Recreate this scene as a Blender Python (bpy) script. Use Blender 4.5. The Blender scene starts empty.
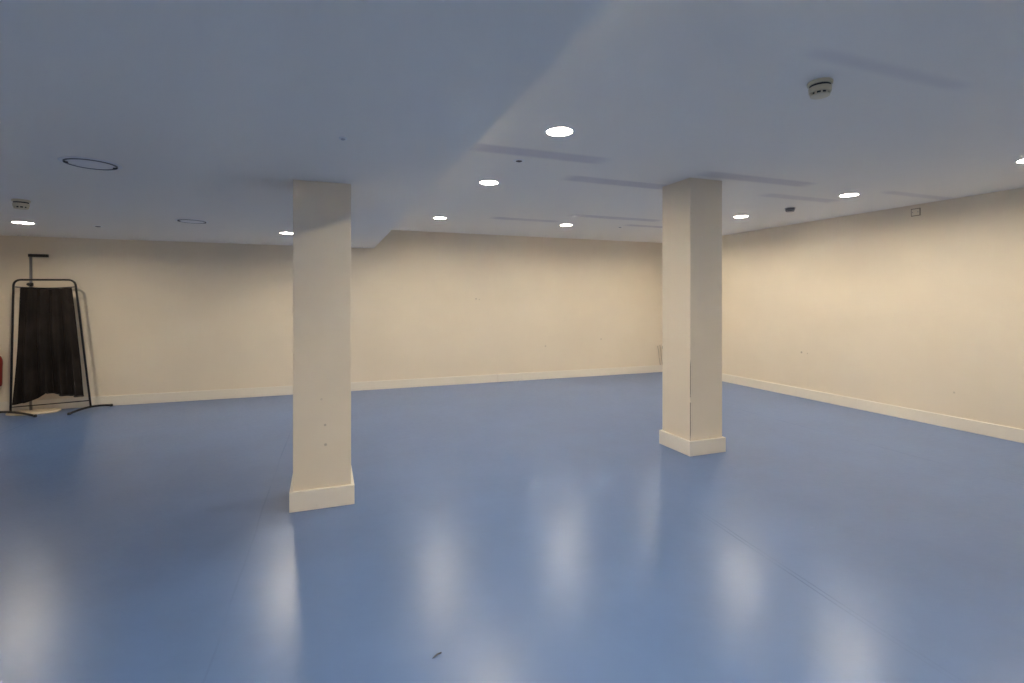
import bpy, bmesh, math, random
from mathutils import Vector, Matrix

random.seed(7)
S = bpy.context.scene
COL = S.collection
PI = math.pi

# ------------------------------------------------------------------ dimensions (metres)
XR, YB = 6.837, 8.589            # right wall, back wall (inner faces)
XL, YF = -4.75, -5.6             # left wall, wall behind the viewpoint
ZU, ZL = 2.67, 2.349             # raised ceiling, lowered ceiling
XE = 0.77                        # edge of the lowered ceiling
BBH, BBT = 0.142, 0.018          # skirting height / thickness

# ------------------------------------------------------------------ helpers
def link(o, parent=None):
    COL.objects.link(o)
    if parent is not None:
        o.parent = parent
    return o

def obj(name, bm, mat, parent=None, smooth=False, bevel=0.0, seg=2):
    me = bpy.data.meshes.new(name)
    bmesh.ops.recalc_face_normals(bm, faces=bm.faces[:])
    bm.to_mesh(me)
    bm.free()
    o = bpy.data.objects.new(name, me)
    if mat is not None:
        me.materials.append(mat)
    if smooth:
        for p in me.polygons:
            p.use_smooth = True
    if bevel > 0:
        m = o.modifiers.new('bevel', 'BEVEL')
        m.width = bevel
        m.segments = seg
        m.limit_method = 'ANGLE'
        m.angle_limit = math.radians(40)
    return link(o, parent)

def auto_smooth(o, deg=35):
    me = o.data
    for p in me.polygons:
        p.use_smooth = True
    bm = bmesh.new()
    bm.from_mesh(me)
    for e in bm.edges:
        if len(e.link_faces) == 2 and e.calc_face_angle(0) > math.radians(deg):
            e.smooth = False
    bm.to_mesh(me)
    bm.free()

def thing(name, label, cat, loc=(0, 0, 0), rz=0.0, group=None):
    o = bpy.data.objects.new(name, None)
    o.empty_display_size = 0.1
    o.location = loc
    o.rotation_euler = (0, 0, rz)
    link(o)
    o['label'] = label
    o['category'] = cat
    if group:
        o['group'] = group
    return o

def tag(o, label, cat, group=None):
    o['label'] = label
    o['category'] = cat
    if group:
        o['group'] = group
    return o

def struct(o):
    o['kind'] = 'structure'
    return o

def box(bm, x0, x1, y0, y1, z0, z1):
    v = [bm.verts.new((x, y, z)) for z in (z0, z1) for y in (y0, y1) for x in (x0, x1)]
    for f in ((0, 2, 3, 1), (4, 5, 7, 6), (0, 1, 5, 4), (2, 6, 7, 3), (0, 4, 6, 2), (1, 3, 7, 5)):
        bm.faces.new([v[i] for i in f])

def lathe(bm, prof, n=48, cx=0.0, cy=0.0, closed=False):
    rings = []
    for r, z in prof:
        if r < 1e-6:
            rings.append([bm.verts.new((cx, cy, z))])
        else:
            rings.append([bm.verts.new((cx + r * math.cos(2 * PI * i / n), cy + r * math.sin(2 * PI * i / n), z)) for i in range(n)])
    pairs = list(zip(rings, rings[1:]))
    if closed:
        pairs.append((rings[-1], rings[0]))
    for a, b in pairs:
        for i in range(n):
            j = (i + 1) % n
            if len(a) == 1 and len(b) > 1:
                bm.faces.new((a[0], b[j], b[i]))
            elif len(b) == 1 and len(a) > 1:
                bm.faces.new((a[i], a[j], b[0]))
            elif len(a) > 1:
                bm.faces.new((a[i], a[j], b[j], b[i]))

def tube(bm, pts, r, n=12, cap=True):
    pts = [Vector(p) for p in pts]
    rs = r if isinstance(r, (list, tuple)) else [r] * len(pts)
    tang = []
    for i in range(len(pts)):
        a = pts[max(i - 1, 0)]
        b = pts[min(i + 1, len(pts) - 1)]
        tang.append((b - a).normalized())
    up = Vector((0, 0, 1)) if abs(tang[0].z) < 0.9 else Vector((0, 1, 0))
    nrm = (up - tang[0] * up.dot(tang[0])).normalized()
    rings = []
    for p, t, rr in zip(pts, tang, rs):
        nrm = (nrm - t * nrm.dot(t)).normalized()
        bn = t.cross(nrm)
        rings.append([bm.verts.new(p + (nrm * math.cos(2 * PI * k / n) + bn * math.sin(2 * PI * k / n)) * rr) for k in range(n)])
    for a, b in zip(rings, rings[1:]):
        for k in range(n):
            j = (k + 1) % n
            bm.faces.new((a[k], a[j], b[j], b[k]))
    if cap:
        bm.faces.new(list(reversed(rings[0])))
        bm.faces.new(rings[-1])

def rounded(pts, rad, n=8):
    """polyline with its inner corners rounded"""
    pts = [Vector(p) for p in pts]
    out = [pts[0]]
    for a, b, c in zip(pts, pts[1:], pts[2:]):
        d1 = (a - b).normalized()
        d2 = (c - b).normalized()
        p1, p2 = b + d1 * rad, b + d2 * rad
        for i in range(n + 1):
            t = i / n
            out.append(p1 * (1 - t) ** 2 + b * 2 * t * (1 - t) + p2 * t ** 2)
    out.append(pts[-1])
    return out

# ------------------------------------------------------------------ materials
class NT:
    def __init__(s, name):
        s.m = bpy.data.materials.new(name)
        s.m.use_nodes = True
        s.t = s.m.node_tree
        s.t.nodes.clear()
        s.out = s.n('ShaderNodeOutputMaterial')
        s.b = s.n('ShaderNodeBsdfPrincipled')
        s.l(s.b.outputs['BSDF'], s.out.inputs['Surface'])
        s._co = None
    def n(s, kind, **kw):
        nd = s.t.nodes.new(kind)
        for k, v in kw.items():
            setattr(nd, k, v)
        return nd
    def l(s, a, b):
        s.t.links.new(a, b)
    @property
    def co(s):
        if s._co is None:
            s._co = s.n('ShaderNodeTexCoord').outputs['Object']
        return s._co
    def xyz(s):
        nd = s.n('ShaderNodeSeparateXYZ')
        s.l(s.co, nd.inputs[0])
        return nd.outputs
    def put(s, sock, v):
        if hasattr(v, 'is_output'):
            s.l(v, sock)
        else:
            sock.default_value = v
    def math(s, op, a, b=0.0, clamp=False):
        nd = s.n('ShaderNodeMath', operation=op, use_clamp=clamp)
        s.put(nd.inputs[0], a)
        s.put(nd.inputs[1], b)
        return nd.outputs[0]
    def ramp(s, v, a, b, c=0.0, d=1.0):
        nd = s.n('ShaderNodeMapRange', interpolation_type='SMOOTHSTEP')
        s.put(nd.inputs['Value'], v)
        nd.inputs['From Min'].default_value = a
        nd.inputs['From Max'].default_value = b
        nd.inputs['To Min'].default_value = c
        nd.inputs['To Max'].default_value = d
        return nd.outputs[0]
    def band(s, v, lo, hi, soft):
        return s.math('MULTIPLY', s.ramp(v, lo - soft, lo + soft), s.ramp(v, hi - soft, hi + soft, 1.0, 0.0))
    def noise(s, scale, detail=3.0, rough=0.5, vec=None, stretch=None):
        nd = s.n('ShaderNodeTexNoise')
        nd.inputs['Scale'].default_value = scale
        nd.inputs['Detail'].default_value = detail
        nd.inputs['Roughness'].default_value = rough
        src = vec or s.co
        if stretch:
            mp = s.n('ShaderNodeMapping')
            mp.inputs['Scale'].default_value = stretch
            s.l(src, mp.inputs['Vector'])
            src = mp.outputs[0]
        s.l(src, nd.inputs['Vector'])
        return nd.outputs['Fac']
    def mix(s, fac, a, b):
        nd = s.n('ShaderNodeMix', data_type='RGBA')
        s.put(nd.inputs['Factor'], fac)
        s.put(nd.inputs['A'] if False else nd.inputs[6], a if hasattr(a, 'is_output') else (*a, 1))
        s.put(nd.inputs[7], b if hasattr(b, 'is_output') else (*b, 1))
        return nd.outputs[2]
    def color(s, v):
        s.put(s.b.inputs['Base Color'], v if hasattr(v, 'is_output') else (*v, 1))
    def bump(s, h, strength, dist):
        nd = s.n('ShaderNodeBump')
        nd.inputs['Strength'].default_value = strength
        nd.inputs['Distance'].default_value = dist
        s.l(h, nd.inputs['Height'])
        s.l(nd.outputs[0], s.b.inputs['Normal'])
        return nd
    def set(s, **kw):
        for k, v in kw.items():
            s.put(s.b.inputs[k.replace('_', ' ')], v)
        return s

def simple(name, col, rough=0.5, spec=0.5, metal=0.0, var=0.06, scale=12.0):
    t = NT(name)
    n = t.noise(scale)
    t.color(t.mix(n, tuple(c * (1 - var) for c in col), tuple(min(1, c * (1 + var)) for c in col)))
    t.set(Roughness=rough, Specular_IOR_Level=spec, Metallic=metal)
    return t.m

WALL = (0.80, 0.712, 0.570)
SKIRT = (0.84, 0.785, 0.68)

def wall_paint(name, spots=(), corner=None):
    """cream emulsion with faint patchiness; spots = (axis_a, a, axis_b, b, size) small knocks and scuffs"""
    t = NT(name)
    big = t.noise(1.1, 3.0, 0.6)
    fine = t.noise(260.0, 2.0)
    c = t.mix(t.ramp(big, 0.3, 0.7), tuple(k * 0.965 for k in WALL), WALL)
    sc = t.ramp(t.noise(7.0, 5.0, 0.65), 0.68, 0.80)
    o = t.xyz()
    low = t.ramp(o['Z'], 0.2, 1.25, 1.0, 0.0)
    c = t.mix(t.math('MULTIPLY', t.math('MULTIPLY', sc, low), 0.16), c, (0.42, 0.36, 0.28))
    for (ax, a, bx, b, size, amt) in spots:
        da = t.math('SUBTRACT', o[ax], a)
        db = t.math('SUBTRACT', o[bx], b)
        d = t.math('SQRT', t.math('ADD', t.math('MULTIPLY', da, da), t.math('MULTIPLY', db, db)))
        c = t.mix(t.math('MULTIPLY', t.ramp(d, size * 0.5, size, 1.0, 0.0), amt), c, (0.16, 0.13, 0.10))
    if corner:
        cx, cy, z0, z1 = corner
        near = t.math('MULTIPLY', t.band(o['X'], cx - 0.004, cx + 0.0045, 0.0015), t.band(o['Y'], cy - 0.004, cy + 0.0045, 0.0015))
        brk = t.ramp(t.noise(9.0, 3.0, 0.6), 0.36, 0.46)
        f = t.math('MULTIPLY', t.math('MULTIPLY', near, t.band(o['Z'], z0, z1, 0.05)), brk)
        c = t.mix(t.math('MULTIPLY', f, 0.85), c, (0.10, 0.075, 0.05))
    t.color(c)
    t.set(Roughness=0.62, Specular_IOR_Level=0.3)
    t.bump(fine, 0.12, 0.002)
    return t.m

M_wall = wall_paint('cream_wall_paint')  # unmarked
M_wall_back = wall_paint('cream_wall_paint_back', spots=[('X', 2.54, 'Z', 1.51, 0.016, 0.45), ('X', 2.60, 'Z', 1.50, 0.012, 0.35),
                                                         ('X', 3.9, 'Z', 0.62, 0.02, 0.3), ('X', 5.1, 'Z', 0.72, 0.02, 0.35)])
M_wall_right = wall_paint('cream_wall_paint_right', spots=[('Y', 5.60, 'Z', 0.69, 0.020, 0.5), ('Y', 5.50, 'Z', 0.683, 0.012, 0.35),
                                                           ('Y', 3.62, 'Z', 0.42, 0.014, 0.3)])
M_pillar_l = wall_paint('cream_pillar_paint', spots=[('X', 0.005, 'Z', 0.592, 0.011, 0.4), ('X', 0.008, 'Z', 0.45, 0.013, 0.4),
                                                     ('X', -0.02, 'Z', 0.78, 0.010, 0.2)])
M_pillar_r = wall_paint('cream_pillar_paint_chipped', corner=(3.287, 3.885, 0.16, 0.90))

def skirt_paint():
    t = NT('skirting_paint')
    n = t.noise(3.0, 4.0, 0.6)
    c = t.mix(n, tuple(k * 0.95 for k in SKIRT), SKIRT)
    o = t.xyz()
    sc = t.math('MULTIPLY', t.ramp(t.noise(14.0, 4.0, 0.7), 0.62, 0.75), t.ramp(o['Z'], 0.0, 0.06, 0.5, 0.0))
    c = t.mix(sc, c, (0.25, 0.22, 0.2))
    t.color(c)
    t.set(Roughness=0.42, Specular_IOR_Level=0.45)
    return t.m
M_skirt = skirt_paint()

# raised ceiling: white emulsion with soft-edged darker bands along X
STRIPS = [(1.06, 2.20, 3.69, 0.095, 1.0), (2.20, 3.36, 4.315, 0.10, 1.0), (3.30, 4.63, 3.72, 0.09, 0.9), (2.16, 3.29, 1.71, 0.042, 0.5),
          (2.27, 3.26, 6.80, 0.09, 1.0), (3.23, 4.66, 6.20, 0.09, 1.0), (4.61, 5.69, 4.23, 0.08, 0.75), (5.72, 6.83, 3.66, 0.06, 0.7), (4.45, 5.55, 6.72, 0.08, 1.0)]
def ceiling_paint(name, strips):
    t = NT(name)
    base = (0.88, 0.85, 0.785)
    c = t.mix(t.noise(0.9, 3.0, 0.6), tuple(k * 0.975 for k in base), base)
    if strips:
        o = t.xyz()
        wob = t.math('MULTIPLY', t.math('SUBTRACT', t.noise(2.2, 2.0), 0.5), 0.03)
        yy = t.math('ADD', o['Y'], wob)
        tot = None
        for x0, x1, y, hw, amt in strips:
            m = t.math('MULTIPLY', t.band(o['X'], x0, x1, 0.10), t.math('MULTIPLY', t.band(yy, y - hw, y + hw, 0.035), amt))
            tot = m if tot is None else t.math('MAXIMUM', tot, m)
        uneven = t.ramp(t.noise(1.6, 3.0, 0.6), 0.2, 0.75, 0.65, 1.0)
        c = t.mix(t.math('MULTIPLY', tot, uneven), c, (0.66, 0.63, 0.63))
    t.color(c)
    t.set(Roughness=0.8, Specular_IOR_Level=0.2)
    t.bump(t.noise(180.0, 2.0), 0.08, 0.002)
    return t.m
M_ceil = ceiling_paint('white_ceiling_paint_marked', STRIPS)
M_soffit = ceiling_paint('white_ceiling_paint', [])

def floor_mat():
    t = NT('blue_sheet_vinyl')
    o = t.xyz()
    base = (0.099, 0.176, 0.366)
    n1 = t.ramp(t.noise(1.3, 4.0, 0.6), 0.3, 0.7)
    c = t.mix(n1, tuple(k * 0.94 for k in base), tuple(k * 1.05 for k in base))
    fl = t.ramp(t.noise(9.0, 3.0, 0.7), 0.35, 0.65)
    c = t.mix(t.math('MULTIPLY', fl, 0.3), c, tuple(k * 1.04 for k in base))
    # welded sheet joints running towards the back wall
    seam = None
    wob = t.math('MULTIPLY', t.math('SUBTRACT', t.noise(0.9, 2.0), 0.5), 0.05)
    wx = t.math('ADD', o['X'], wob)
    for sx, slope, amt in ((-3.38, 0.0, 0.3), (-0.49, 0.02, 0.3), (2.215, 0.085, 0.8), (2.245, 0.085, 0.8), (5.29, 0.0, 0.3)):
        b = t.band(t.math('SUBTRACT', wx, t.math('MULTIPLY', o['Y'], slope)), sx - 0.005, sx + 0.005, 0.003)
        b = t.math('MULTIPLY', b, amt)
        if slope > 0.05:      # this joint has only lifted near the viewpoint
            b = t.math('MULTIPLY', b, t.band(o['Y'], 1.25, 2.75, 0.25))
        seam = b if seam is None else t.math('MAXIMUM', seam, b)
    seam = t.math('MULTIPLY', seam, t.ramp(t.noise(1.7, 2.0), 0.35, 0.6, 0.25, 1.0))
    c = t.mix(t.math('MULTIPLY', seam, 0.35), c, (0.03, 0.05, 0.11))
    # sparse dark specks of dirt
    vo = t.n('ShaderNodeTexVoronoi')
    vo.inputs['Scale'].default_value = 4.0
    mp = t.n('ShaderNodeMapping')
    mp.inputs['Scale'].default_value = (1, 1, 0.0)
    t.l(t.co, mp.inputs['Vector'])
    t.l(mp.outputs[0], vo.inputs['Vector'])
    sep = t.n('ShaderNodeSeparateColor')
    t.l(vo.outputs['Color'], sep.inputs[0])
    pick = t.ramp(sep.outputs[0], 0.80, 0.84)
    sp = t.math('MULTIPLY', t.ramp(vo.outputs['Distance'], 0.012, 0.030, 1.0, 0.0), pick)
    c = t.mix(t.math('MULTIPLY', sp, 0.55), c, (0.025, 0.03, 0.05))
    t.color(c)
    # worn polish: fine criss-cross scratches break up the gloss
    mp2 = t.n('ShaderNodeMapping')
    mp2.inputs['Rotation'].default_value = (0, 0, 0.75)
    t.l(t.co, mp2.inputs['Vector'])
    s1 = t.noise(13.0, 4.0, 0.62, vec=mp2.outputs[0], stretch=(1.0, 5.0, 1.0))
    r = t.math('ADD', 0.280, t.math('MULTIPLY', t.ramp(s1, 0.3, 0.7), 0.05))
    r = t.math('ADD', r, t.math('MULTIPLY', seam, 0.3))
    t.set(Roughness=r, Specular_IOR_Level=0.5, IOR=1.52)
    t.bump(t.math('SUBTRACT', 1.0, seam), 0.15, 0.001)
    return t.m
M_floor = floor_mat()

def lamp_mat(strength):
    t = NT('lit_opal_diffuser')
    rim = t.noise(20.0)
    t.color(t.mix(rim, (0.88, 0.88, 0.86), (0.92, 0.92, 0.9)))
    t.set(Roughness=0.5, Emission_Color=(1.0, 0.855, 0.665, 1.0), Emission_Strength=strength)
    return t.m
M_lamp = lamp_mat(325.0)
M_ring = simple('white_enamel_ring', (0.85, 0.85, 0.84), 0.4)
M_opal_off = simple('unlit_opal_panel', (0.80, 0.80, 0.80), 0.45)
M_groove = simple('dark_gap', (0.05, 0.05, 0.05), 0.8)
M_gap_grey = simple('grey_gap', (0.22, 0.22, 0.22), 0.8)
M_backing = simple('brown_grey_backing', (0.30, 0.25, 0.18), 0.8)  # backing whose brown-grey edge outlines the cover plate
M_mid_grey = simple('mid_grey_plastic', (0.5, 0.5, 0.5), 0.5)
M_ivory = simple('ivory_plastic', (0.66, 0.60, 0.44), 0.45)
M_dark_plastic = simple('dark_plastic', (0.03, 0.03, 0.03), 0.4)
M_grey_plastic = simple('grey_plastic', (0.26, 0.26, 0.26), 0.45)
M_black_steel = simple('black_painted_steel', (0.012, 0.010, 0.009), 0.35)
M_grey_steel = simple('grey_steel', (0.30, 0.29, 0.30), 0.35, metal=0.6)
M_plate = simple('pale_floor_plate', (0.78, 0.66, 0.48), 0.4)
M_red = simple('red_enamel', (0.30, 0.014, 0.009), 0.3)
M_cable_beige = simple('beige_cable', (0.42, 0.36, 0.28), 0.5)
M_scrap = simple('dry_scrap', (0.06, 0.075, 0.10), 0.8)

def cloth_mat():
    t = NT('dark_woven_cloth')
    w = t.noise(300.0, 2.0, stretch=(1, 1, 0.2))
    c = t.mix(w, (0.009, 0.007, 0.006), (0.018, 0.014, 0.012))
    fade = t.ramp(t.noise(2.0, 3.0), 0.4, 0.7)
    c = t.mix(t.math('MULTIPLY', fade, 0.5), c, (0.042, 0.033, 0.028))
    t.color(c)
    t.set(Roughness=0.85, Specular_IOR_Level=0.2, Sheen_Weight=0.0)
    t.bump(w, 0.2, 0.001)
    return t.m
M_cloth = cloth_mat()

# ------------------------------------------------------------------ room shell
T = 0.15
def slab(name, m, *b):
    bm = bmesh.new()
    box(bm, *b)
    return struct(obj(name, bm, m))
slab('floor', M_floor, XL - T, XR + T, YF - T, YB + T, -0.12, 0.0)
slab('wall_back', M_wall_back, XL - T, XR + T, YB, YB + T, 0.0, ZU + 0.2)
slab('wall_right', M_wall_right, XR, XR + T, YF - T, YB, 0.0, ZU + 0.2)
slab('wall_left', M_wall, XL - T, XL, YF - T, YB, 0.0, ZU + 0.2)
slab('wall_front', M_wall, XL, XR, YF - T, YF, 0.0, ZU + 0.2)
LIGHTS = [
    (1.535, 3.143, ZU, 'lit round downlight that shows largest, in front of the ceiling step'),
    (1.543, 4.762, ZU, 'lit round downlight second from the front along the ceiling step'),
    (1.557, 7.087, ZU, 'lit round downlight near the back wall, closest to the end of the ceiling step'),
    (3.558, 7.056, ZU, 'lit round downlight near the back wall, just left of the right pillar'),
    (5.506, 5.464, ZU, 'lit round downlight just right of the right pillar'),
    (5.506, 3.913, ZU, 'lit round downlight above the right wall, left of the square cover plate'),
    (5.545, 2.385, ZU, 'lit round downlight cut by the right edge of the picture'),
    (5.50, 7.06, ZU, 'lit round downlight hidden behind the right pillar'),
    (-3.115, 7.065, ZL, 'lit round downlight on the lowered ceiling above the dark curtain screen'),
    (-0.435, 6.990, ZL, 'lit round downlight on the lowered ceiling touching the left pillar outline'),
    (1.535, 1.25, ZU, None), (1.535, -0.35, ZU, None), (1.535, -1.95, ZU, None), (1.535, -3.55, ZU, None), (5.5, -3.1, ZU, None),  # unlabelled entries: unseen lamps added behind the viewpoint to balance the brightness
    (5.5, -0.9, ZU, None),
    (-3.1, 0.9, ZL, None), (-0.44, 1.15, ZL, None), (-0.44, -2.2, ZL, None), (-1.9, -3.9, ZL, None),
]
HOLE_R, REC = 0.0905, 0.015        # lamp recess: radius, depth

def cut_holes(o, z):
    bm = bmesh.new()
    for x, y, zz, _ in LIGHTS:
        if abs(zz - z) < 0.01:
            lathe(bm, [(0.0, z - 0.05), (HOLE_R, z - 0.05), (HOLE_R, z + 0.03), (0.0, z + 0.03)], n=48, cx=x, cy=y)
    cut = obj('cutter', bm, None)
    m = o.modifiers.new('holes', 'BOOLEAN')
    m.operation = 'DIFFERENCE'
    m.solver = 'EXACT'
    m.object = cut
    dg = bpy.context.evaluated_depsgraph_get()
    me = bpy.data.meshes.new_from_object(o.evaluated_get(dg))
    o.modifiers.clear()
    o.data = me
    bpy.data.objects.remove(cut)
c_hi = slab('ceiling', M_ceil, XE, XR, YF, YB, ZU, ZU + 0.2)
c_lo = slab('ceiling_soffit', M_soffit, XL, XE, YF, YB, ZL, ZU + 0.2)
cut_holes(c_hi, ZU)
cut_holes(c_lo, ZL)

def skirting(name, runs):
    bm = bmesh.new()
    for r in runs:
        box(bm, *r)
    return struct(obj(name, bm, M_skirt, bevel=0.004, seg=3))
g = 0.0025
skirting('baseboard_back', [(XL + BBT, -1.02 - g, YB - BBT, YB, 0, BBH), (-1.02 + g / 4, 2.936 - g, YB - BBT, YB, 0, BBH),
                            (2.936 + g, XR - BBT, YB - BBT, YB, 0, BBH)])
skirting('baseboard_right', [(XR - BBT, XR, YF + BBT, 1.9, 0, BBH), (XR - BBT, XR, 1.901, 4.73, 0, BBH), (XR - BBT, XR, 4.7315, YB - BBT, 0, BBH)])
skirting('baseboard_left', [(XL, XL + BBT, YF + BBT, YB - BBT, 0, BBH)])
skirting('baseboard_front', [(XL, XR, YF, YF + BBT, 0, BBH)])

# ------------------------------------------------------------------ pillars
def pillar(label, x0, x1, y0, y1, top, mat):
    cx, cy = (x0 + x1) / 2, (y0 + y1) / 2
    t = thing('pillar', label, 'pillar', (cx, cy, 0))
    i = 0.023
    bm = bmesh.new()
    box(bm, x0 + i, x1 - i, y0 + i, y1 - i, 0, top)
    s = obj('shaft', bm, mat, t, bevel=0.003)
    s.matrix_parent_inverse = Matrix.Translation((-cx, -cy, 0))
    bm = bmesh.new()
    # skirting boards wrapped round the foot, as one hollow square ring
    def ring(d, z):
        return [bm.verts.new((x, y, z)) for x, y in ((x0 + d, y0 + d), (x1 - d, y0 + d), (x1 - d, y1 - d), (x0 + d, y1 - d))]
    o0, o1, n1, n0 = ring(0, 0), ring(0, BBH), ring(i, BBH), ring(i, 0)
    for a, b in ((o0, o1), (o1, n1), (n1, n0), (n0, o0)):
        for k in range(4):
            j = (k + 1) % 4
            bm.faces.new((a[k], a[j], b[j], b[k]))
    p = obj('skirting', bm, M_skirt, t, bevel=0.003)
    p.matrix_parent_inverse = Matrix.Translation((-cx, -cy, 0))
    return t
pillar('square cream pillar in the left half, under the lowered ceiling', -0.231, 0.207, 3.832, 4.302, ZL, M_pillar_l)
pillar('square cream pillar in the right half with a chipped dark corner', 3.264, 3.698, 3.862, 4.332, ZU, M_pillar_r)

# ------------------------------------------------------------------ downlights
bm = bmesh.new()
lathe(bm, [(0.0, REC), (0.0865, REC), (0.0865, REC + 0.006), (0.0, REC + 0.006)])
lamp_disc = bm
bm2 = bmesh.new()
lathe(bm2, [(0.090, REC + 0.008), (0.090, -0.0005), (0.108, -0.0005), (0.108, -0.002), (0.102, -0.005), (0.093, -0.0055), (0.087, -0.003), (0.087, REC + 0.008)], closed=True)
proto = thing('ceiling_light', 'x', 'ceiling light', (0, 0, 0))
pd = obj('diffuser', lamp_disc, M_lamp, proto)
pd['label'] = 'glowing white diffuser'
pr = obj('trim_ring', bm2, M_ring, proto)
auto_smooth(pr)
first = True
for x, y, z, lab in LIGHTS:
    if first:
        r = proto
        first = False
    else:
        r = proto.copy()
        COL.objects.link(r)
        for ch in (pd, pr):
            c = ch.copy()
            COL.objects.link(c)
            c.parent = r
    r.location = (x, y, z)
    r['group'] = 'lit round downlights' if lab else 'added downlights behind the viewpoint'
    r['label'] = lab or 'unseen round downlight added for brightness in the ceiling behind the viewpoint'

# unlit round panels set in the lowered ceiling
def unlit_panel(x, y, label):
    t = thing('ceiling_panel', label, 'ceiling panel', (x, y, ZL), math.radians(20), 'unlit round ceiling panels')
    bm = bmesh.new()
    lathe(bm, [(0.134, -0.0005), (0.156, -0.0005), (0.155, -0.003), (0.150, -0.005), (0.136, -0.005), (0.134, -0.004)], n=64, closed=True)
    auto_smooth(obj('rim', bm, M_opal_off, t))
    bm = bmesh.new()
    lathe(bm, [(0.1325, -0.0005), (0.1325, -0.009), (0.124, -0.009), (0.124, -0.0005)], n=64, closed=True)
    obj('gap', bm, M_gap_grey, t)['label'] = 'dark narrow gap'
    bm = bmesh.new()
    lathe(bm, [(0.0, -0.008), (0.112, -0.008), (0.119, -0.006), (0.1205, -0.0005), (0.0, -0.0005)], n=64)
    auto_smooth(obj('panel', bm, M_opal_off, t))
    for s in (-1, 1):
        bm = bmesh.new()
        box(bm, s * 0.118 - 0.011, s * 0.118 + 0.011, -0.010, 0.010, -0.0145, -0.0085)
        obj('clip', bm, M_groove, t, bevel=0.002)['label'] = 'small dark spring clip'
unlit_panel(-1.364, 3.845, 'unlit round flush panel in the lowered ceiling, the larger one toward the viewer')
unlit_panel(-1.341, 6.28, 'unlit round flush panel in the lowered ceiling, nearer the back wall')

# ------------------------------------------------------------------ smoke detectors
def detector(x, y, z, label, body_mat, base_mat, rz=0.0, k=1.0):
    """round detector hanging from the ceiling; k scales its drop"""
    t = thing('smoke_detector', label, 'smoke detector', (x, y, z), rz, 'smoke detectors')
    def part(name, prof, mat):
        bm = bmesh.new()
        lathe(bm, [(r, zz * k - 0.0005) for r, zz in prof], n=48)
        o = obj(name, bm, mat, t)
        auto_smooth(o)
        return o
    part('base', [(0.0, 0.0), (0.059, 0.0), (0.061, -0.003), (0.060, -0.016), (0.054, -0.019), (0.0, -0.019)], base_mat)
    part('gap_ring', [(0.0, -0.0192), (0.050, -0.0192), (0.050, -0.0298), (0.0, -0.0298)], M_groove)['label'] = 'dark recessed gap'
    part('body', [(0.0, -0.030), (0.053, -0.030), (0.055, -0.033), (0.053, -0.056), (0.049, -0.058), (0.0, -0.058)], body_mat)
    part('sensing_chamber', [(0.0, -0.0582), (0.040, -0.0582), (0.040, -0.0698), (0.0, -0.0698)], M_dark_plastic)['label'] = 'dark slotted sensing chamber'
    bm = bmesh.new()
    for q in range(10):
        a = 2 * PI * q / 10
        c, s = math.cos(a), math.sin(a)
        vs = []
        for zz in (-0.0582 * k - 0.0005, -0.0698 * k - 0.0005):
            for rr, ww in ((0.0402, -0.0035), (0.0402, 0.0035), (0.048, 0.0045), (0.048, -0.0045)):
                vs.append(bm.verts.new((rr * c - ww * s, rr * s + ww * c, zz)))
        for f in ((0, 1, 2, 3), (7, 6, 5, 4), (0, 4, 5, 1), (1, 5, 6, 2), (2, 6, 7, 3), (3, 7, 4, 0)):
            bm.faces.new([vs[i] for i in f])
    obj('cage', bm, body_mat, t)
    part('cap', [(0.0, -0.070), (0.047, -0.070), (0.045, -0.076), (0.030, -0.079), (0.0, -0.080)], body_mat)
detector(2.498, 1.934, ZU, 'ivory smoke detector that shows largest, at the upper right', M_ivory, M_ivory, 0.2)
detector(5.581, 4.735, ZU, 'small dark grey smoke detector between two downlights near the right wall', M_grey_plastic, M_grey_plastic, 0.0, 0.62)
detector(-2.424, 5.467, ZL, 'ivory smoke detector on the lowered ceiling at the far left', M_ivory, M_ivory, 0.5)

# small caps on the ceilings
def ceiling_cap(x, y, z, r, label, m_out, m_in):
    t = thing('ceiling_sprinkler_cover', label, 'sprinkler cover', (x, y, z), 0, 'small round ceiling covers')
    bm = bmesh.new()
    lathe(bm, [(r * 0.55, 0.0), (r, 0.0), (r, -0.003), (r * 0.9, -0.006), (r * 0.55, -0.006)], n=32, closed=True)
    auto_smooth(obj('rim', bm, m_out, t))
    bm = bmesh.new()
    lathe(bm, [(0.0, 0.0), (r * 0.54, 0.0), (r * 0.54, -0.008), (r * 0.3, -0.012), (0.0, -0.013)], n=32)
    auto_smooth(obj('plug', bm, m_in, t))
ceiling_cap(1.535, 3.919, ZU, 0.050, 'small dark round cover beside the ceiling step, next to a darker band', M_ring, M_dark_plastic)
ceiling_cap(4.473, 6.944, ZU, 0.045, 'small faint round cover near the back wall, left of the right pillar', M_ring, M_grey_plastic)
ceiling_cap(-2.45, 7.09, ZL, 0.048, 'small dark round cover on the lowered ceiling near the back wall', M_ring, M_dark_plastic)
ceiling_cap(0.092, 2.772, ZL, 0.022, 'tiny faint cover on the lowered ceiling in front of the left pillar', M_opal_off, M_mid_grey)

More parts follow.
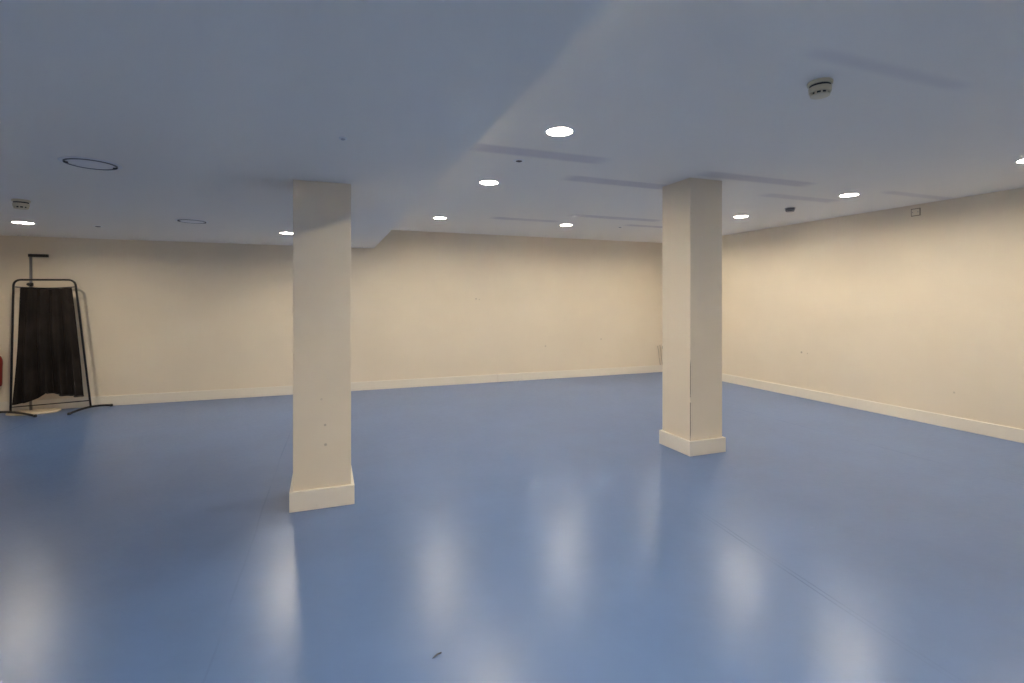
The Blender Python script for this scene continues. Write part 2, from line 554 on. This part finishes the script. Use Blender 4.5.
# ------------------------------------------------------------------ square cover plate high on the right wall
t = thing('blank_socket_plate', 'small square cream cover plate high on the right wall', 'cover plate', (XR, 4.019, 2.576))
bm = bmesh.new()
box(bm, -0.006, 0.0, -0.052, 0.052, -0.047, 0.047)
obj('backing', bm, M_backing, t)['label'] = 'brown-grey outline'
bm = bmesh.new()
box(bm, -0.013, -0.006, -0.043, 0.043, -0.038, 0.038)
obj('plate', bm, M_wall, t, bevel=0.004)
for s in (-1, 1):
    bm = bmesh.new()
    lathe(bm, [(0.0, 0.0), (0.005, 0.0), (0.005, 0.002), (0.0, 0.0025)], n=14)
    bmesh.ops.rotate(bm, verts=bm.verts[:], cent=(0, 0, 0), matrix=Matrix.Rotation(-PI / 2, 3, 'Y'))
    bmesh.ops.translate(bm, verts=bm.verts[:], vec=(-0.013, s * 0.030, 0))
    obj('screw', bm, M_grey_steel, t)

# ------------------------------------------------------------------ loose cables in the back right corner
t = thing('wall_cable', 'thin loose cables at the back wall, partly hidden by the right pillar', 'cable', (6.56, YB, 0.0))
bm = bmesh.new()
tube(bm, [(0.015, -0.013, 0.50), (0.03, -0.022, 0.44), (0.035, -0.018, 0.34), (0.03, -0.024, 0.22), (0.04, -0.03, 0.15)], 0.008, 10)
obj('dark_cable', bm, M_dark_plastic, t, smooth=True)
for k, (dx, zt) in enumerate(((-0.045, 0.56), (-0.10, 0.54))):
    bm = bmesh.new()
    tube(bm, [(dx - 0.03, -0.006, zt), (dx - 0.01, -0.012, zt - 0.10), (dx, -0.012, zt - 0.22), (dx + 0.012, -0.02, 0.23), (dx + 0.02, -0.028, 0.148)], 0.0055, 10)
    obj('beige_cable', bm, M_cable_beige, t, smooth=True)
bm = bmesh.new()
box(bm, -0.015, 0.055, -0.030, 0.0, 0.475, 0.535)
obj('plug', bm, M_dark_plastic, t, bevel=0.006)['label'] = 'small black plug'

# ------------------------------------------------------------------ dark curtain screen at the far left
PY = 8.32
t = thing('privacy_screen', 'black tubular screen with a dark hanging cloth by the back wall, far left', 'screen', (-3.40, PY, 0))
ox, oy = -3.40, PY
def L(x, y, z):
    return (x - ox, y - oy, z)
R0 = 0.0125
bm = bmesh.new()
tube(bm, rounded([L(-3.795, PY, 0.045), L(-3.765, PY, 1.755), L(-3.125, PY, 1.762), L(-2.955, PY, 0.055)], 0.085, 10), R0, 14)
obj('frame', bm, M_black_steel, t, smooth=True)
bm = bmesh.new()
tube(bm, [L(-3.766, PY, 1.662), L(-3.6, PY, 1.653), L(-3.45, PY, 1.646), L(-3.3, PY, 1.652), L(-3.116, PY, 1.668)], 0.007, 10)
obj('top_rail', bm, M_black_steel, t, smooth=True)
bm = bmesh.new()
tube(bm, [L(-3.793, PY, 0.105), L(-2.963, PY, 0.135)], 0.007, 10)
obj('bottom_rail', bm, M_black_steel, t, smooth=True)
def foot(a, b, apex):
    bm = bmesh.new()
    a, b = Vector(a), Vector(b)
    pts = []
    for i in range(15):
        u = i / 14
        p = a.lerp(b, u)
        z = 0.014 + (apex - 0.014) * max(0.0, 1 - (abs(u - 0.5) * 2) ** 2.0)
        pts.append(L(p.x, p.y, z))
    tube(bm, pts, 0.014, 12)
    f = obj('foot', bm, M_black_steel, t, smooth=True)
    for p in (a, b):
        bm = bmesh.new()
        lathe(bm, [(0.0, 0.0), (0.017, 0.0), (0.019, 0.006), (0.019, 0.026), (0.015, 0.032), (0.0, 0.032)], n=20)
        bmesh.ops.translate(bm, verts=bm.verts[:], vec=L(p.x, p.y, 0))
        obj('end_cap', bm, M_dark_plastic, f, smooth=True)
foot((-3.455, 8.106, 0), (-4.12, 8.51, 0), 0.045)
foot((-3.105, 8.10, 0), (-2.80, 8.545, 0), 0.050)

# cloth: hangs from the top rail, swept back and up at its lower right
def cloth():
    bm = bmesh.new()
    NU, NV = 90, 60
    grid = []
    for j in range(NV + 1):
        v = j / NV
        row = []
        for i in range(NU + 1):
            u = i / NU
            xt = -3.70 + (-3.165 + 3.70) * u
            xb = -3.772 + (-3.035 + 3.772) * u
            zt = 1.656 - 0.016 * math.sin(PI * u)
            if u < 0.46:
                k = u / 0.46
                zb = 0.135 + 0.13 * (k ** 1.3) - 0.02 * math.sin(PI * k)
            else:
                k = (u - 0.46) / 0.54
                zb = 0.265 - 0.055 * math.sin(PI * min(1, k * 1.25) * 0.5) - 0.01 * k
            vv = v ** 0.92
            x = xt + (xb - xt) * vv
            z = zt + (zb - zt) * v
            amp = 0.012 + 0.028 * v
            y = PY + amp * math.sin(2 * PI * (u * 4.2 + 0.12 * math.sin(4 * v))) + 0.4 * amp * math.sin(2 * PI * (u * 9.3 + 0.3 * v) + 1.0)
            y += 0.05 * v * v * math.sin(PI * u)
            row.append(bm.verts.new(L(x, y, z)))
        grid.append(row)
    for j in range(NV):
        for i in range(NU):
            bm.faces.new((grid[j][i], grid[j][i + 1], grid[j + 1][i + 1], grid[j + 1][i]))
    hem = [grid[NV][i].co.copy() for i in range(int(NU * 0.47), NU + 1)]
    return bm, hem
bmc, hem = cloth()
cl = obj('curtain', bmc, M_cloth, t, smooth=True)
cl['label'] = 'dark hanging cloth'
m = cl.modifiers.new('thick', 'SOLIDIFY')
m.thickness = 0.003
m.offset = 0
bm = bmesh.new()
tube(bm, [h + Vector((0, 0, 0.002)) for h in hem], 0.010, 8)
obj('hem', bm, M_black_steel, cl, smooth=True)['label'] = 'heavy black hem'

# ------------------------------------------------------------------ stand with a pale plate, behind the cloth
t = thing('pole_stand', 'thin pole stand with short black arm and pale floor plate behind the cloth screen', 'stand', (-3.595, 8.41, 0))
bm = bmesh.new()
n = 64
rings = []
for z, k in ((0.0, 0.97), (0.006, 1.0), (0.019, 1.0), (0.025, 0.975)):
    ring = []
    for i in range(n):
        a = 2 * PI * i / n
        c, s = math.cos(a), math.sin(a)
        e = 2 / 2.6
        ring.append(bm.verts.new((0.275 * k * math.copysign(abs(c) ** e, c), 0.150 * k * math.copysign(abs(s) ** e, s), z)))
    rings.append(ring)
for a, b in zip(rings, rings[1:]):
    for i in range(n):
        bm.faces.new((a[i], a[(i + 1) % n], b[(i + 1) % n], b[i]))
bm.faces.new(list(reversed(rings[0])))
bm.faces.new(rings[-1])
auto_smooth(obj('floor_plate', bm, M_plate, t))
PX, PYY = -0.070, 0.085
bm = bmesh.new()
tube(bm, [(PX, PYY, 0.025), (PX, PYY, 0.7), (PX, PYY, 1.4), (PX, PYY, 2.085)], 0.015, 16)
obj('pole', bm, M_grey_steel, t, smooth=True)
bm = bmesh.new()
box(bm, PX - 0.024, PX + 0.185, PYY - 0.022, PYY + 0.022, 2.066, 2.106)
obj('arm', bm, M_black_steel, t, bevel=0.006)['label'] = 'short black arm'
bm = bmesh.new()
lathe(bm, [(0.0152, -0.022), (0.024, -0.022), (0.026, -0.016), (0.026, 0.016), (0.024, 0.022), (0.0152, 0.022)], n=24, cx=PX, cy=PYY, closed=True)
bmesh.ops.translate(bm, verts=bm.verts[:], vec=(0, 0, 1.70))
cb = obj('clamp', bm, M_black_steel, t)
bm = bmesh.new()
lathe(bm, [(0.0, 0.0), (0.008, 0.0), (0.008, 0.02), (0.019, 0.022), (0.019, 0.036), (0.0, 0.038)], n=20)
bmesh.ops.rotate(bm, verts=bm.verts[:], cent=(0, 0, 0), matrix=Matrix.Rotation(PI / 2, 3, 'X'))
bmesh.ops.translate(bm, verts=bm.verts[:], vec=(PX, PYY - 0.029, 1.70))
obj('knob', bm, M_dark_plastic, cb, smooth=False)

# ------------------------------------------------------------------ red extinguisher at the picture's left edge
t = thing('fire_extinguisher', 'red fire extinguisher hung on the back wall at the left picture edge', 'fire extinguisher', (-4.035, 8.485, 0.36))
bm = bmesh.new()
lathe(bm, [(0.0, 0.0), (0.066, 0.0), (0.073, 0.01), (0.075, 0.03), (0.078, 0.25), (0.081, 0.30), (0.078, 0.345), (0.066, 0.385), (0.045, 0.41), (0.026, 0.425), (0.0, 0.425)], n=40)
auto_smooth(obj('cylinder', bm, M_red, t), 50)
bm = bmesh.new()
lathe(bm, [(0.0, 0.4255), (0.020, 0.4255), (0.020, 0.455), (0.014, 0.46), (0.014, 0.475), (0.0, 0.475)], n=20)
v = obj('valve', bm, M_grey_steel, t)
bm = bmesh.new()
box(bm, -0.11, 0.012, -0.010, 0.010, 0.476, 0.486)
obj('lever', bm, M_dark_plastic, v, bevel=0.003)
bm = bmesh.new()
tube(bm, rounded([(-0.014, 0, 0.445), (-0.11, -0.01, 0.44), (-0.105, -0.02, 0.12)], 0.06, 8), 0.010, 10)
obj('hose', bm, M_dark_plastic, t, smooth=True)
bm = bmesh.new()
box(bm, -0.03, 0.03, 0.075, YB - 8.485, 0.27, 0.33)
obj('bracket', bm, M_dark_plastic, t, bevel=0.003)

# ------------------------------------------------------------------ scrap on the floor
bm = bmesh.new()
NU, NV = 10, 4
gr = []
for i in range(NU + 1):
    u = i / NU
    w = 0.0042 * math.sin(PI * min(1, max(0.0, u * 0.92 + 0.05))) + 0.0008
    row = []
    for j in range(NV + 1):
        s = j / NV - 0.5
        row.append(bm.verts.new((-0.02 + 0.042 * u, 2 * w * s + 0.006 * math.sin(2.4 * u), 0.0012 + 0.006 * abs(s) * 2 * u + 0.004 * u * u)))
    gr.append(row)
for i in range(NU):
    for j in range(NV):
        bm.faces.new((gr[i][j], gr[i + 1][j], gr[i + 1][j + 1], gr[i][j + 1]))
o = obj('debris_scrap', bm, M_scrap, None, smooth=True)
mm = o.modifiers.new('thick', 'SOLIDIFY')
mm.thickness = 0.001
o.location = (0.442, 2.072, 0.0)
o.rotation_euler = (0, 0, 0.15)
tag(o, 'small dark curled scrap lying on the blue floor, near the bottom centre', 'scrap')

# ------------------------------------------------------------------ world, camera, colour management
w = bpy.data.worlds.new('dark_world')
S.world = w
w.use_nodes = True
w.node_tree.nodes['Background'].inputs['Color'].default_value = (0, 0, 0, 1)
w.node_tree.nodes['Background'].inputs['Strength'].default_value = 0.0

F = 499.53
cam = bpy.data.cameras.new('camera')
co = bpy.data.objects.new('camera', cam)
COL.objects.link(co)
cam.sensor_fit = 'HORIZONTAL'
cam.sensor_width = 36.0
cam.lens = F / 1024 * 36.0
cam.shift_y = -(341.5 - 299.4) / 1024
cam.clip_start = 0.05
co.location = (0, 0, 1.5)
co.rotation_euler = (PI / 2, 0, -math.radians(20.59))
S.camera = co

S.view_settings.view_transform = 'Standard'
S.view_settings.look = 'None'
S.view_settings.gamma = 1.0
S.view_settings.exposure = 0.0
S.view_settings.use_curve_mapping = False
S.cycles.max_bounces = 16
S.cycles.diffuse_bounces = 10
S.cycles.glossy_bounces = 6
S.cycles.use_denoising = True
S.cycles.sample_clamp_indirect = 0.0
S.cycles.caustics_reflective = True
